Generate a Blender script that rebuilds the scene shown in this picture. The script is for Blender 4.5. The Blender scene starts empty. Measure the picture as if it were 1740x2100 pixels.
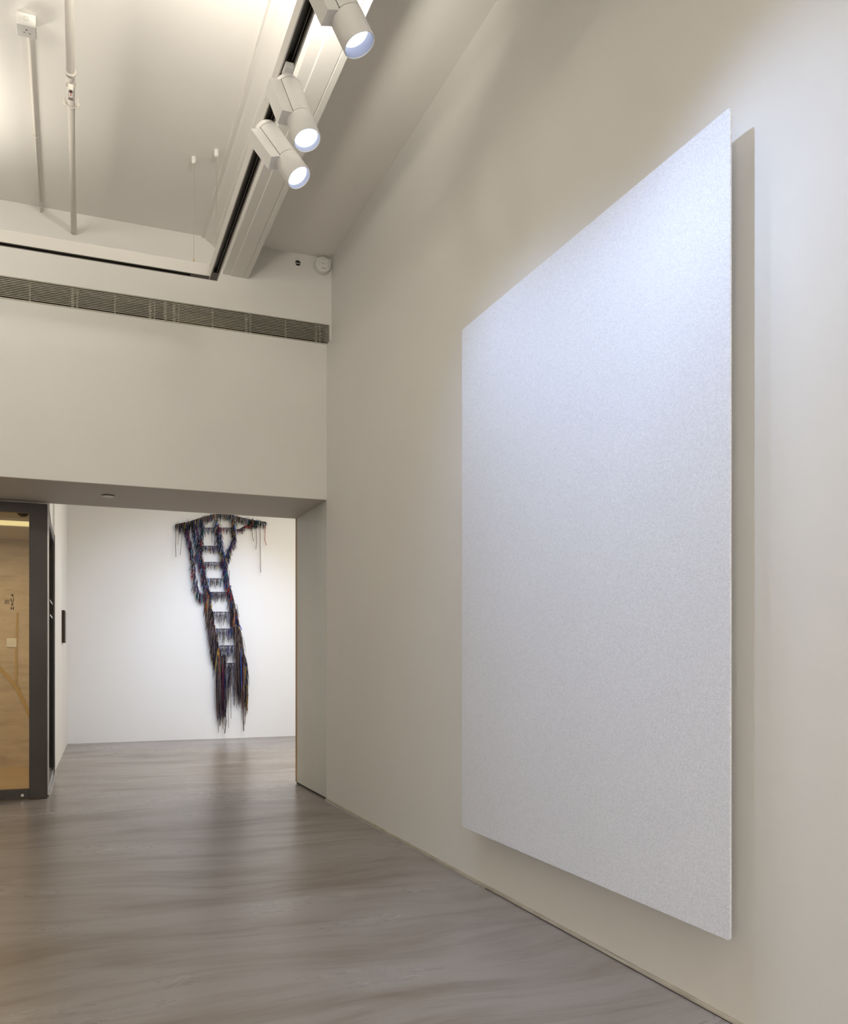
import bpy, bmesh, math, random
from mathutils import Vector, Matrix
random.seed(7)
S = bpy.context.scene
COL = S.collection
PI = math.pi

# ---------------------------------------------------------------- camera
YAW = math.atan(732/1780)
cd = bpy.data.cameras.new('camera'); cam = bpy.data.objects.new('camera', cd); COL.objects.link(cam)
cam.location = (0, 0, 1.05)
cam.rotation_euler = (PI/2, 0, -YAW)
cd.sensor_fit = 'HORIZONTAL'; cd.sensor_width = 36.0
cd.lens = 1780/1740*36; cd.shift_y = 300/1740
cd.clip_start = 0.05; cd.clip_end = 60
S.camera = cam

# ---------------------------------------------------------------- world, exposure
w = bpy.data.worlds.new('world'); S.world = w; w.use_nodes = True
w.node_tree.nodes['Background'].inputs[0].default_value = (1.0, 0.9, 0.78, 1)
w.node_tree.nodes['Background'].inputs[1].default_value = 0.02
S.view_settings.view_transform = 'Standard'
S.view_settings.look = 'None'
S.view_settings.gamma = 1.0
S.view_settings.use_curve_mapping = False
S.view_settings.exposure = 0.0

# ---------------------------------------------------------------- lights of the rooms, with added fill
WARM = (1.0, 0.935, 0.815)
COOL = (0.60, 0.79, 1.17)
def lamp(name, kind, loc, aim, power, color, size=0.05, cone=60, blend=1.0, size_y=None):
    l = bpy.data.lights.new(name, kind); l.energy = power; l.color = color
    if kind == 'SPOT':
        l.spot_size = math.radians(cone); l.spot_blend = blend; l.shadow_soft_size = size
    elif kind == 'AREA':
        l.shape = 'RECTANGLE' if size_y else 'DISK'; l.size = size
        if size_y: l.size_y = size_y
    else: l.shadow_soft_size = size
    o = bpy.data.objects.new(name, l); COL.objects.link(o); o.location = loc
    if aim is not None:
        o.rotation_euler = (Vector(aim)-Vector(loc)).to_track_quat('-Z', 'Y').to_euler()
    return o
# warm uplights on the suspended track frame, then added unseen ones for fill
lamp('uplight_and_fill_lamp', 'SPOT', (0.79, 3.05, 3.45), (0.66, 3.45, 4.05), 85, WARM, 0.06, 160, 1.0)
lamp('uplight_and_fill_lamp', 'SPOT', (-1.0, 5.293, 3.43), (-0.95, 5.05, 4.05), 60, WARM, 0.2, 165, 1.0)
lamp('uplight_and_fill_lamp', 'SPOT', (0.5, -1.2, 3.30), (0.5, -1.2, 4.05), 520, WARM, 0.1, 165, 1.0)  # added behind the camera for general brightness, not on the track
lamp('uplight_and_fill_lamp', 'SPOT', (-1.2, 3.3, 3.42), (-0.4, 4.2, 4.05), 42, WARM, 0.3, 165, 1.0)  # added to brighten the left of the ceiling, no fixture modelled
# cool gallery spots over the back room, aimed at the hanging piece and side walls
lamp('gallery_spot_lamp', 'SPOT', (1.25, 8.5, 3.4), (1.30, 11.52, 1.10), 108, COOL, 0.04, 62, 1.0)
lamp('gallery_spot_lamp', 'SPOT', (2.1, 8.5, 3.4), (2.05, 11.52, 0.75), 185, COOL, 0.04, 58, 1.0)
lamp('gallery_spot_lamp', 'SPOT', (0.75, 9.3, 2.95), (-0.05, 9.9, 1.3), 12, COOL, 0.04, 60, 1.0)
lamp('ceiling_wash_lamp', 'AREA', (2.9, 8.7, 3.5), (2.9, 8.7, 0), 108, (1, 0.94, 0.84), 2.0)
# hall behind the glass door
lamp('hall_lamp', 'AREA', (-1.6, 8.19, 2.17), (-1.6, 8.19, 0), 25, (1.0, 0.77, 0.45), 2.6, size_y=0.3)

lamp('gallery_spot_lamp', 'SPOT', (0.4, 9.6, 2.68), (1.77, 6.7, 0.9), 4, COOL, 0.04, 50, 1.0)
lamp('added_fill_lamp', 'AREA', (-3.2, -3.2, 2.0), (1.77, 1.6, 2.6), 118, WARM, 2.6, size_y=2.4)  # added unseen fill for the right wall and the strip beside the panel

# ---------------------------------------------------------------- picture ray helper (finds world points)
sA, cA = math.sin(YAW), math.cos(YAW)
def at(px, py, axis, v):
    u, t = (px-870)/1780, (1350-py)/1780
    r = (sA+cA*u, cA-sA*u, t); o = (0, 0, 1.05)
    k = (v-o[axis])/r[axis]
    return Vector([o[i]+r[i]*k for i in range(3)])

# ---------------------------------------------------------------- materials
def mat(name, col=(.8, .8, .8), rough=.6, metal=0, spec=.5):
    m = bpy.data.materials.new(name); m.use_nodes = True
    b = m.node_tree.nodes['Principled BSDF']
    b.inputs['Base Color'].default_value = (*col, 1); b.inputs['Roughness'].default_value = rough
    b.inputs['Metallic'].default_value = metal; b.inputs['Specular IOR Level'].default_value = spec
    return m
def nd(m, t, **k):
    n = m.node_tree.nodes.new(t)
    for a, b in k.items():
        if a in n.inputs: n.inputs[a].default_value = b
        else: setattr(n, a, b)
    return n
def lk(m, a, b): m.node_tree.links.new(a, b)
def bsdf(m): return m.node_tree.nodes['Principled BSDF']
def noisy(m, c1, c2, scale=6, detail=4, bump=0.0, bscale=200, stretch=(1, 1, 1), pos=(.35, .65)):
    tc = nd(m, 'ShaderNodeTexCoord'); mp = nd(m, 'ShaderNodeMapping'); mp.inputs['Scale'].default_value = stretch
    lk(m, tc.outputs['Object'], mp.inputs['Vector'])
    n = nd(m, 'ShaderNodeTexNoise', Scale=scale, Detail=detail); lk(m, mp.outputs[0], n.inputs['Vector'])
    r = nd(m, 'ShaderNodeValToRGB'); r.color_ramp.elements[0].color = (*c1, 1); r.color_ramp.elements[1].color = (*c2, 1)
    r.color_ramp.elements[0].position = pos[0]; r.color_ramp.elements[1].position = pos[1]
    lk(m, n.outputs['Fac'], r.inputs[0]); lk(m, r.outputs[0], bsdf(m).inputs['Base Color'])
    if bump:
        n2 = nd(m, 'ShaderNodeTexNoise', Scale=bscale, Detail=3); lk(m, tc.outputs['Object'], n2.inputs['Vector'])
        bp = nd(m, 'ShaderNodeBump', Strength=bump, Distance=0.001)
        lk(m, n2.outputs['Fac'], bp.inputs['Height']); lk(m, bp.outputs[0], bsdf(m).inputs['Normal'])
    return m
def paint(name, c, rough=.62, bump=.25):
    m = mat(name, c, rough, spec=.3)
    return noisy(m, tuple(x*.985 for x in c), tuple(min(1, x*1.01) for x in c), 1.3, 3, bump, 260)
M = {}
M['wall'] = paint('wall_paint', (.785, .77, .742))
M['ceiling'] = paint('ceiling_paint', (.88, .86, .825))
M['beam'] = paint('beam_paint', (.80, .78, .745), .5)
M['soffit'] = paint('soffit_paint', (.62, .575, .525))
M['jamb'] = noisy(mat('jamb_panel', rough=.45, spec=.35), (.60, .61, .575), (.64, .65, .615), 2.5, 4, .1, 90, (1, 1, .25))
M['wood'] = noisy(mat('plywood_edge', rough=.55), (.32, .17, .055), (.45, .26, .09), 14, 4, stretch=(1, 8, .3))
M['base'] = noisy(mat('skirting_strip', rough=.5), (.36, .32, .25), (.46, .41, .33), 9, 4)
M['alu'] = mat('aluminium', (.72, .72, .72), .3, .9)
M['alum_dark'] = mat('grille_back', (.035, .028, .018), .8)
M['slat'] = mat('grille_slat', (.46, .43, .36), .45, .15)
M['grille_plate'] = noisy(mat('grille_damper', rough=.7), (.10, .08, .045), (.20, .16, .10), 5, 3)
M['white'] = mat('white_enamel', (.78, .77, .74), .42)
M['lampwhite'] = mat('lamp_body_white', (.80, .79, .77), .5)
M['rail'] = mat('rail_paint', (.62, .60, .565), .45)
M['pipe'] = mat('pipe_paint', (.80, .76, .70), .4)
M['black'] = mat('track_black', (.012, .010, .008), .45)
M['darkmetal'] = mat('track_bronze', (.06, .05, .04), .35, .6)
M['dark'] = mat('near_black', (.01, .01, .01), .7)
M['chrome'] = mat('chrome', (.8, .8, .8), .15, 1)
M['steel'] = mat('dull_steel', (.35, .33, .30), .35, .9)
M['wire'] = mat('steel_wire', (.45, .42, .37), .4, .6)
M['bronze'] = noisy(mat('bronze_door_frame', rough=.34, metal=.35), (.050, .042, .040), (.060, .050, .047), 3, 3)
M['red'] = mat('red_glass_bulb', (.45, .02, .01), .15)
M['seam'] = mat('panel_seam', (.03, .025, .02), .6)
M['brown'] = noisy(mat('dark_brown_wood', rough=.5), (.022, .010, .006), (.05, .02, .012), 30, 3, stretch=(1, 1, .15))
M['brass_and_light_pool'] = mat('ochre_metal_and_light_pool', (.50, .34, .12), .5, .1)  # wire grippers, and the light pool painted on the hall wall
M['tag'] = mat('printed_grey', (.10, .09, .08), .6)
def emit(name, c, s):
    m = bpy.data.materials.new(name); m.use_nodes = True; nt = m.node_tree; nt.nodes.clear()
    e = nt.nodes.new('ShaderNodeEmission'); e.inputs[0].default_value = (*c, 1); e.inputs[1].default_value = s
    o = nt.nodes.new('ShaderNodeOutputMaterial'); nt.links.new(e.outputs[0], o.inputs[0]); return m
M['lens'] = emit('lit_led_lens', (.86, .92, 1.0), 2.2)
M['led'] = emit('lit_ceiling_strip', (1.0, .80, .38), 0.95)
M['reflector'] = mat('lamp_reflector', (.42, .45, .58), .45, .2)
def glass(name, tint, fac):
    m = bpy.data.materials.new(name); m.use_nodes = True; nt = m.node_tree; nt.nodes.clear()
    t = nt.nodes.new('ShaderNodeBsdfTransparent'); t.inputs[0].default_value = (*tint, 1)
    g = nt.nodes.new('ShaderNodeBsdfGlossy'); g.inputs['Roughness'].default_value = .01
    mx = nt.nodes.new('ShaderNodeMixShader'); fr = nt.nodes.new('ShaderNodeFresnel'); fr.inputs[0].default_value = 1.5
    o = nt.nodes.new('ShaderNodeOutputMaterial')
    nt.links.new(fr.outputs[0], mx.inputs[0]); nt.links.new(t.outputs[0], mx.inputs[1]); nt.links.new(g.outputs[0], mx.inputs[2])
    nt.links.new(mx.outputs[0], o.inputs[0]); return m
M['glass'] = glass('clear_door_glass', (.95, .94, .90), .1)

def floor_material():
    m = mat('polished_concrete', (.3, .28, .25), .3, spec=.32)
    tc = nd(m, 'ShaderNodeTexCoord')
    n0 = nd(m, 'ShaderNodeTexNoise', Scale=.55, Detail=2); lk(m, tc.outputs['Object'], n0.inputs['Vector'])
    sub = nd(m, 'ShaderNodeVectorMath', operation='SUBTRACT'); sub.inputs[1].default_value = (.5, .5, .5)
    lk(m, n0.outputs['Color'], sub.inputs[0])
    sc = nd(m, 'ShaderNodeVectorMath', operation='SCALE'); sc.inputs['Scale'].default_value = .8
    lk(m, sub.outputs[0], sc.inputs[0])
    add = nd(m, 'ShaderNodeVectorMath', operation='ADD'); lk(m, tc.outputs['Object'], add.inputs[0]); lk(m, sc.outputs[0], add.inputs[1])
    mp = nd(m, 'ShaderNodeMapping'); mp.inputs['Location'].default_value = (0, 0, .37); mp.inputs['Rotation'].default_value = (0, 0, YAW); mp.inputs['Scale'].default_value = (.55, 2.2, 1)
    lk(m, add.outputs[0], mp.inputs['Vector'])
    n1 = nd(m, 'ShaderNodeTexNoise', Scale=1.6, Detail=7, Roughness=.6); lk(m, mp.outputs[0], n1.inputs['Vector'])
    r1 = nd(m, 'ShaderNodeValToRGB'); cr = r1.color_ramp
    cr.elements[0].position = .34; cr.elements[0].color = (.212, .178, .150, 1)
    cr.elements[1].position = .52; cr.elements[1].color = (.300, .272, .254, 1)
    e = cr.elements.new(.72); e.color = (.325, .297, .283, 1)
    lk(m, n1.outputs['Fac'], r1.inputs[0])
    # fine trowel streaks
    mp2 = nd(m, 'ShaderNodeMapping'); mp2.inputs['Location'].default_value = (3, 1, .41); mp2.inputs['Rotation'].default_value = (0, 0, YAW+.15); mp2.inputs['Scale'].default_value = (1.0, 9, 1)
    lk(m, add.outputs[0], mp2.inputs['Vector'])
    n2 = nd(m, 'ShaderNodeTexNoise', Scale=1.5, Detail=5, Roughness=.6); lk(m, mp2.outputs[0], n2.inputs['Vector'])
    r2 = nd(m, 'ShaderNodeValToRGB'); r2.color_ramp.elements[0].position = .30; r2.color_ramp.elements[0].color = (.66, .60, .54, 1)
    r2.color_ramp.elements[1].position = .50; r2.color_ramp.elements[1].color = (1, 1, 1, 1)
    lk(m, n2.outputs['Fac'], r2.inputs[0])
    mx = nd(m, 'ShaderNodeMixRGB', blend_type='MULTIPLY'); mx.inputs[0].default_value = .62
    lk(m, r1.outputs[0], mx.inputs[1]); lk(m, r2.outputs[0], mx.inputs[2])
    # grit
    n3 = nd(m, 'ShaderNodeTexNoise', Scale=160, Detail=3); lk(m, tc.outputs['Object'], n3.inputs['Vector'])
    r3 = nd(m, 'ShaderNodeValToRGB'); r3.color_ramp.elements[0].color = (.90, .90, .90, 1); r3.color_ramp.elements[1].color = (1.06, 1.06, 1.06, 1)
    lk(m, n3.outputs['Fac'], r3.inputs[0])
    mx2 = nd(m, 'ShaderNodeMixRGB', blend_type='MULTIPLY'); mx2.inputs[0].default_value = 1
    lk(m, mx.outputs[0], mx2.inputs[1]); lk(m, r3.outputs[0], mx2.inputs[2])
    lk(m, mx2.outputs[0], bsdf(m).inputs['Base Color'])
    mr = nd(m, 'ShaderNodeMapRange'); mr.inputs['To Min'].default_value = .36; mr.inputs['To Max'].default_value = .22
    lk(m, n1.outputs['Fac'], mr.inputs['Value']); lk(m, mr.outputs[0], bsdf(m).inputs['Roughness'])
    return m
M['floor'] = floor_material()

def canvas_material():
    m = mat('sparkling_white_ground', (.80, .81, .83), .5, spec=.5)
    tc = nd(m, 'ShaderNodeTexCoord')
    n = nd(m, 'ShaderNodeTexNoise', Scale=1.6, Detail=4); lk(m, tc.outputs['Object'], n.inputs['Vector'])
    r = nd(m, 'ShaderNodeValToRGB')
    r.color_ramp.elements[0].position = .35; r.color_ramp.elements[0].color = (.80, .825, .885, 1)
    r.color_ramp.elements[1].position = .65; r.color_ramp.elements[1].color = (.82, .84, .91, 1)
    lk(m, n.outputs['Fac'], r.inputs[0])
    v = nd(m, 'ShaderNodeTexVoronoi', Scale=380); lk(m, tc.outputs['Object'], v.inputs['Vector'])
    v2 = nd(m, 'ShaderNodeSeparateColor'); lk(m, v.outputs['Color'], v2.inputs[0])
    r2 = nd(m, 'ShaderNodeValToRGB'); r2.color_ramp.elements[0].color = (.87, .87, .87, 1); r2.color_ramp.elements[1].color = (1.10, 1.10, 1.11, 1)
    lk(m, v2.outputs[0], r2.inputs[0])
    mx = nd(m, 'ShaderNodeMixRGB', blend_type='MULTIPLY'); mx.inputs[0].default_value = 1
    lk(m, r.outputs[0], mx.inputs[1]); lk(m, r2.outputs[0], mx.inputs[2]); lk(m, mx.outputs[0], bsdf(m).inputs['Base Color'])
    # brushed-on horizontal weave plus tilted flakes
    mp = nd(m, 'ShaderNodeMapping'); mp.inputs['Scale'].default_value = (1, .25, 1.6); lk(m, tc.outputs['Object'], mp.inputs['Vector'])
    n2 = nd(m, 'ShaderNodeTexNoise', Scale=190, Detail=3); lk(m, mp.outputs[0], n2.inputs['Vector'])
    ad = nd(m, 'ShaderNodeMath', operation='ADD'); lk(m, n2.outputs['Fac'], ad.inputs[0]); lk(m, v2.outputs[1], ad.inputs[1])
    bp = nd(m, 'ShaderNodeBump', Strength=.28, Distance=.0006)
    lk(m, ad.outputs[0], bp.inputs['Height']); lk(m, bp.outputs[0], bsdf(m).inputs['Normal'])
    return m
M['canvas'] = canvas_material()

def travertine():
    m = mat('travertine', (.6, .45, .3), .4)
    tc = nd(m, 'ShaderNodeTexCoord')
    mp = nd(m, 'ShaderNodeMapping'); mp.inputs['Scale'].default_value = (1.3, 1, 7); lk(m, tc.outputs['Object'], mp.inputs['Vector'])
    n = nd(m, 'ShaderNodeTexNoise', Scale=2.2, Detail=6, Roughness=.6); lk(m, mp.outputs[0], n.inputs['Vector'])
    r = nd(m, 'ShaderNodeValToRGB'); r.color_ramp.elements[0].position = .3; r.color_ramp.elements[0].color = (.46, .36, .26, 1)
    r.color_ramp.elements[1].position = .65; r.color_ramp.elements[1].color = (.60, .50, .38, 1)
    lk(m, n.outputs['Fac'], r.inputs[0])
    mp2 = nd(m, 'ShaderNodeMapping'); mp2.inputs['Scale'].default_value = (14, 1, 60); lk(m, tc.outputs['Object'], mp2.inputs['Vector'])
    n2 = nd(m, 'ShaderNodeTexNoise', Scale=2.2, Detail=3); lk(m, mp2.outputs[0], n2.inputs['Vector'])
    r2 = nd(m, 'ShaderNodeValToRGB'); r2.color_ramp.elements[0].position = .24; r2.color_ramp.elements[0].color = (.55, .46, .38, 1)
    r2.color_ramp.elements[1].position = .34; r2.color_ramp.elements[1].color = (1, 1, 1, 1)
    lk(m, n2.outputs['Fac'], r2.inputs[0])
    mx = nd(m, 'ShaderNodeMixRGB', blend_type='MULTIPLY'); mx.inputs[0].default_value = 1
    lk(m, r.outputs[0], mx.inputs[1]); lk(m, r2.outputs[0], mx.inputs[2]); lk(m, mx.outputs[0], bsdf(m).inputs['Base Color'])
    return m
M['travertine'] = travertine()

def strand_material():
    m = mat('coloured_cord', rough=.75, spec=.2)
    a = nd(m, 'ShaderNodeVertexColor'); a.layer_name = 'cord'
    lk(m, a.outputs['Color'], bsdf(m).inputs['Base Color']); return m
M['strand'] = strand_material()

# ---------------------------------------------------------------- mesh builder
class MB:
    def __init__(s): s.v = []; s.f = []; s.c = None
    def add(s, vs, fs, col=None):
        o = len(s.v); s.v += [tuple(x) for x in vs]; s.f += [tuple(i+o for i in f) for f in fs]
        if col is not None:
            if s.c is None: s.c = []
            s.c += [col]*len(fs)
        return s
    def box(s, a, b, mtx=None):
        (x0, y0, z0), (x1, y1, z1) = a, b
        vs = [Vector(p) for p in ((x0,y0,z0),(x1,y0,z0),(x1,y1,z0),(x0,y1,z0),(x0,y0,z1),(x1,y0,z1),(x1,y1,z1),(x0,y1,z1))]
        if mtx: vs = [mtx@p for p in vs]
        return s.add(vs, [(0,3,2,1),(4,5,6,7),(0,1,5,4),(1,2,6,5),(2,3,7,6),(3,0,4,7)])
    def tube(s, pts, r, n=16, caps=True, col=None):
        pts = [Vector(p) for p in pts]; rs = r if isinstance(r, (list, tuple)) else [r]*len(pts)
        vs = []; fs = []; ref = None
        for i, p in enumerate(pts):
            d = (pts[min(i+1, len(pts)-1)]-pts[max(i-1, 0)]).normalized()
            if ref is None: ref = Vector((1,0,0)) if abs(d.x) < .9 else Vector((0,1,0))
            a = d.cross(ref).normalized(); b = d.cross(a).normalized(); ref = b.cross(d)
            for k in range(n):
                t = 2*PI*k/n; vs.append(p+(a*math.cos(t)+b*math.sin(t))*rs[i])
        for i in range(len(pts)-1):
            for k in range(n):
                k2 = (k+1) % n; fs.append((i*n+k, i*n+k2, (i+1)*n+k2, (i+1)*n+k))
        if caps: fs.append(tuple(range(n))[::-1]); fs.append(tuple((len(pts)-1)*n+k for k in range(n)))
        return s.add(vs, fs, col)
    def lathe(s, prof, mtx=None, n=40, close=False):
        vs = []; fs = []
        for r, z in prof:
            for k in range(n):
                t = 2*PI*k/n; p = Vector((r*math.cos(t), r*math.sin(t), z)); vs.append(mtx@p if mtx else p)
        L = len(prof)
        for i in range(L if close else L-1):
            j = (i+1) % L
            for k in range(n):
                k2 = (k+1) % n; fs.append((i*n+k, i*n+k2, j*n+k2, j*n+k))
        if not close:
            if prof[0][0] > 1e-5: fs.append(tuple(range(n))[::-1])
            if prof[-1][0] > 1e-5: fs.append(tuple((L-1)*n+k for k in range(n)))
        return s.add(vs, fs)
    def prism(s, poly, a, b):      # a, b: functions mapping poly point -> 3-D at either end
        n = len(poly); vs = [a(p) for p in poly]+[b(p) for p in poly]
        return s.add(vs, [tuple(range(n))[::-1], tuple(range(n, 2*n))]+[(i, (i+1) % n, n+(i+1) % n, n+i) for i in range(n)])
    def build(s, name, m, parent=None, smooth=False, bevel=0):
        me = bpy.data.meshes.new(name); me.from_pydata(s.v, [], s.f)
        if s.c:
            at_ = me.color_attributes.new('cord', 'FLOAT_COLOR', 'CORNER')
            buf = []
            for f, c in zip(s.f, s.c): buf += [c[0], c[1], c[2], 1.0]*len(f)
            at_.data.foreach_set('color', buf)
        bm = bmesh.new(); bm.from_mesh(me)
        if not s.c: bmesh.ops.remove_doubles(bm, verts=bm.verts, dist=1e-6)
        bmesh.ops.recalc_face_normals(bm, faces=bm.faces); bm.to_mesh(me); bm.free()
        me.materials.append(m)
        if smooth:
            me.polygons.foreach_set('use_smooth', [True]*len(me.polygons))
            try: me.set_sharp_from_angle(angle=math.radians(35))
            except Exception: pass
        o = bpy.data.objects.new(name, me); COL.objects.link(o)
        if bevel:
            md = o.modifiers.new('bevel', 'BEVEL'); md.width = bevel; md.segments = 3; md.limit_method = 'ANGLE'
        if parent is not None:
            o.parent = parent
            o.matrix_parent_inverse = parent.matrix_basis.inverted()
        return o
def empty(name, loc=(0, 0, 0)):
    o = bpy.data.objects.new(name, None); COL.objects.link(o); o.location = loc; o.empty_display_size = .05
    return o
def tag(o, label, cat, group=None):
    o['label'] = label; o['category'] = cat
    if group: o['group'] = group
    return o
def struct(o, label, cat='wall'):
    o['kind'] = 'structure'; o['label'] = label; o['category'] = cat; return o
def frame_to(origin, zdir, up=(0, 0, 1)):
    z = Vector(zdir).normalized(); x = Vector(up).cross(z)
    if x.length < 1e-4: x = Vector((1, 0, 0))
    x.normalize(); y = z.cross(x)
    m = Matrix((x, y, z)).transposed().to_4x4(); m.translation = Vector(origin); return m

# ================================================================ THE SETTING
XW, YF, YB = 1.777, 6.22, 7.13          # right wall, far wall front, far wall back
ZH, ZS = 2.226, 3.373                    # opening head, top of the boarded wall
XU = 1.814
def cz(y): return 4.01+.015*(6.22-y)
struct(MB().box((-7, -4.2, -.15), (7, 12, 0)).build('floor', M['floor']), 'polished grey-brown concrete floor with trowel swirls', 'floor')
m_ = MB(); vs = [(-7, -4.2, cz(-4.2)), (1.95, -4.2, cz(-4.2)), (1.95, 6.4, cz(6.4)), (-7, 6.4, cz(6.4))]
m_.prism(vs, lambda p: Vector(p), lambda p: Vector(p)+Vector((0, 0, .15)))
struct(m_.build('ceiling', M['ceiling']), 'warm white painted ceiling washed by uplights', 'ceiling')
struct(MB().box((XW, -4.2, .012), (XU, YF+.0, ZS)).box((XW+.012, -4.2, 0), (XU, YF, .012)).build('wall_right', M['wall']), 'white boarded right wall carrying the big pale panel', 'wall')
struct(MB().box((XU, -4.2, 0), (2.0, YF, 4.3)).build('wall_right_upper', M['wall']), 'narrow recessed upper part of the right wall', 'wall')
GX1 = 1.800
b = MB().box((-7, YF, ZH), (GX1, YB, ZS)).box((GX1, YF, ZH), (2.0, YB, 4.3)).box((-7, YF, 3.522), (GX1, YB, 4.3)).box((-7, YF+.16, ZS), (GX1, YB, 3.522))
b.box((XW+.05, YF, 0), (2.0, YB, ZH))
struct(b.build('wall_far', M['wall']), 'far white wall above the wide opening', 'wall')
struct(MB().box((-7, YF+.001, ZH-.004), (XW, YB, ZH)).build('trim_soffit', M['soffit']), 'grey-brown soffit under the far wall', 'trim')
jb = struct(MB().box((XW, YF+.003, .016), (XW+.05, YB-.015, ZH-.005)).build('trim_jamb', M['jamb']), 'pale grey-green panel lining the right side of the opening', 'trim')
MB().box((XW-.002, YB-.015, .016), (XW+.05, YB+.028, ZH-.005)).build('plywood_edge', M['wood'], jb)
MB().box((XW+.006, YF+.003, 0), (XW+.05, YB+.02, .016)).build('shadow_gap', M['dark'], jb)
struct(MB().box((-5.2, -4.2, 0), (-5.0, 12, 4.3)).build('wall_left', M['wall']), 'left wall of the gallery outside the picture', 'wall')
struct(MB().box((-7, -4.4, 0), (2, -4.2, 4.3)).build('wall_rear', M['wall']), 'wall behind the viewer', 'wall')
# back room
struct(MB().box((-.6, 11.52, 0), (7, 11.7, 4.0)).build('wall_back_room', M['wall']), 'back room white wall behind the hanging ladder piece', 'wall')
lw = [(-.108, 8.72), (.002, 11.52), (-.18, 11.52), (-.22, 8.72)]
struct(MB().prism(lw, lambda p: Vector((p[0], p[1], 0)), lambda p: Vector((p[0], p[1], 3.6))).box((-.22, 7.24, 2.19), (-.125, 8.72, 3.6))
       .build('wall_back_room_left', M['wall']), 'narrow white left wall of the back room beside the dark framed door', 'wall')
struct(MB().box((-.4, YB, 3.55), (7, 11.7, 3.7)).build('ceiling_back_room', M['ceiling']), 'back room ceiling', 'ceiling')
struct(MB().box((5.0, YB, 0), (5.2, 11.6, 3.6)).box((1.84, YB, 0), (5.0, YB+.12, 3.6)).box((-.22, YB, ZH), (1.84, YB+.05, 3.6)).build('wall_back_room_right', M['wall']), 'right side walls of the back room out of view', 'wall')
# skirting strip and thin metal line of the right wall
sk = MB()
N = 60
for i in range(N):
    y0 = -3 + (YF+3)*i/N; y1 = -3+(YF+3)*(i+1)/N
    t0 = .0125+.0015*math.sin(i*1.7)+.001*math.sin(i*.63); t1 = .0125+.0015*math.sin((i+1)*1.7)+.001*math.sin((i+1)*.63)
    sk.add([(XW-.014, y0, .004), (XW+.012, y0, .004), (XW+.001, y0, t0), (XW-.012, y0, t0*.85),
            (XW-.014, y1, .004), (XW+.012, y1, .004), (XW+.001, y1, t1), (XW-.012, y1, t1*.85)],
           [(0, 1, 5, 4), (1, 2, 6, 5), (2, 3, 7, 6), (3, 0, 4, 7)])
bo = struct(sk.build('baseboard_right', M['base'], bevel=0), 'thin uneven beige sealing strip along the foot of the right wall', 'baseboard')
MB().box((XW-.012, -3, 0), (XW+.012, YF, .004)).build('shadow_gap', M['seam'], bo)
MB().box((XW-.019, 3.55, 0), (XW-.0145, 6.2, .0035)).build('metal_line', M['alu'], bo)
# boxed ceiling beam, running into the far wall
BS = .0105
def bx_(p, y): return Vector((p[0]-BS*(6.22-y), y, p[1]))
prof = [(.871, 4.25), (.871, 4.000), (.893, 3.997), (.905, 3.985), (.945, 3.960), (.952, 3.950), (.985, 3.930), (.998, 3.905), (1.006, 3.830),
        (1.017, 3.800), (1.017, 3.768), (1.070, 3.768), (1.075, 3.763), (1.160, 3.763), (1.163, 3.768), (1.168, 3.762), (1.196, 3.762), (1.196, 4.25)]
struct(MB().prism(prof, lambda p: bx_(p, YF), lambda p: bx_(p, -4.2)).build('ceiling_beam', M['beam']), 'boxed white ceiling beam with moulded left flank above the light track', 'beam')

# hall behind the glass door
struct(MB().box((-5, 9.25, .42), (-.2, 9.4, 2.2)).build('wall_hall', M['travertine']), 'travertine wall of the hall behind the glass door', 'wall')
struct(MB().box((-5, 9.235, 0), (-.2, 9.4, .42)).build('trim_hall', M['travertine']), 'travertine plinth at the foot of the hall wall', 'trim')
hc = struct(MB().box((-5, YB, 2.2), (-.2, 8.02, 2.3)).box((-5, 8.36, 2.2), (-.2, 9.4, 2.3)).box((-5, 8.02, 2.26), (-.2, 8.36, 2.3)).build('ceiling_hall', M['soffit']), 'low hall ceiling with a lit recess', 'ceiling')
MB().box((-5, 8.03, 2.205), (-.24, 8.35, 2.215)).build('light_strip', M['led'], hc)
M['hallfloor'] = noisy(mat('hall_floor', rough=.3), (.42, .30, .16), (.50, .37, .21), 3, 4)
struct(MB().box((-5, YB+.1, -.01), (-.24, 9.25, .004)).build('floor_hall', M['hallfloor']), 'honey-coloured hall floor', 'floor')

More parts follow.
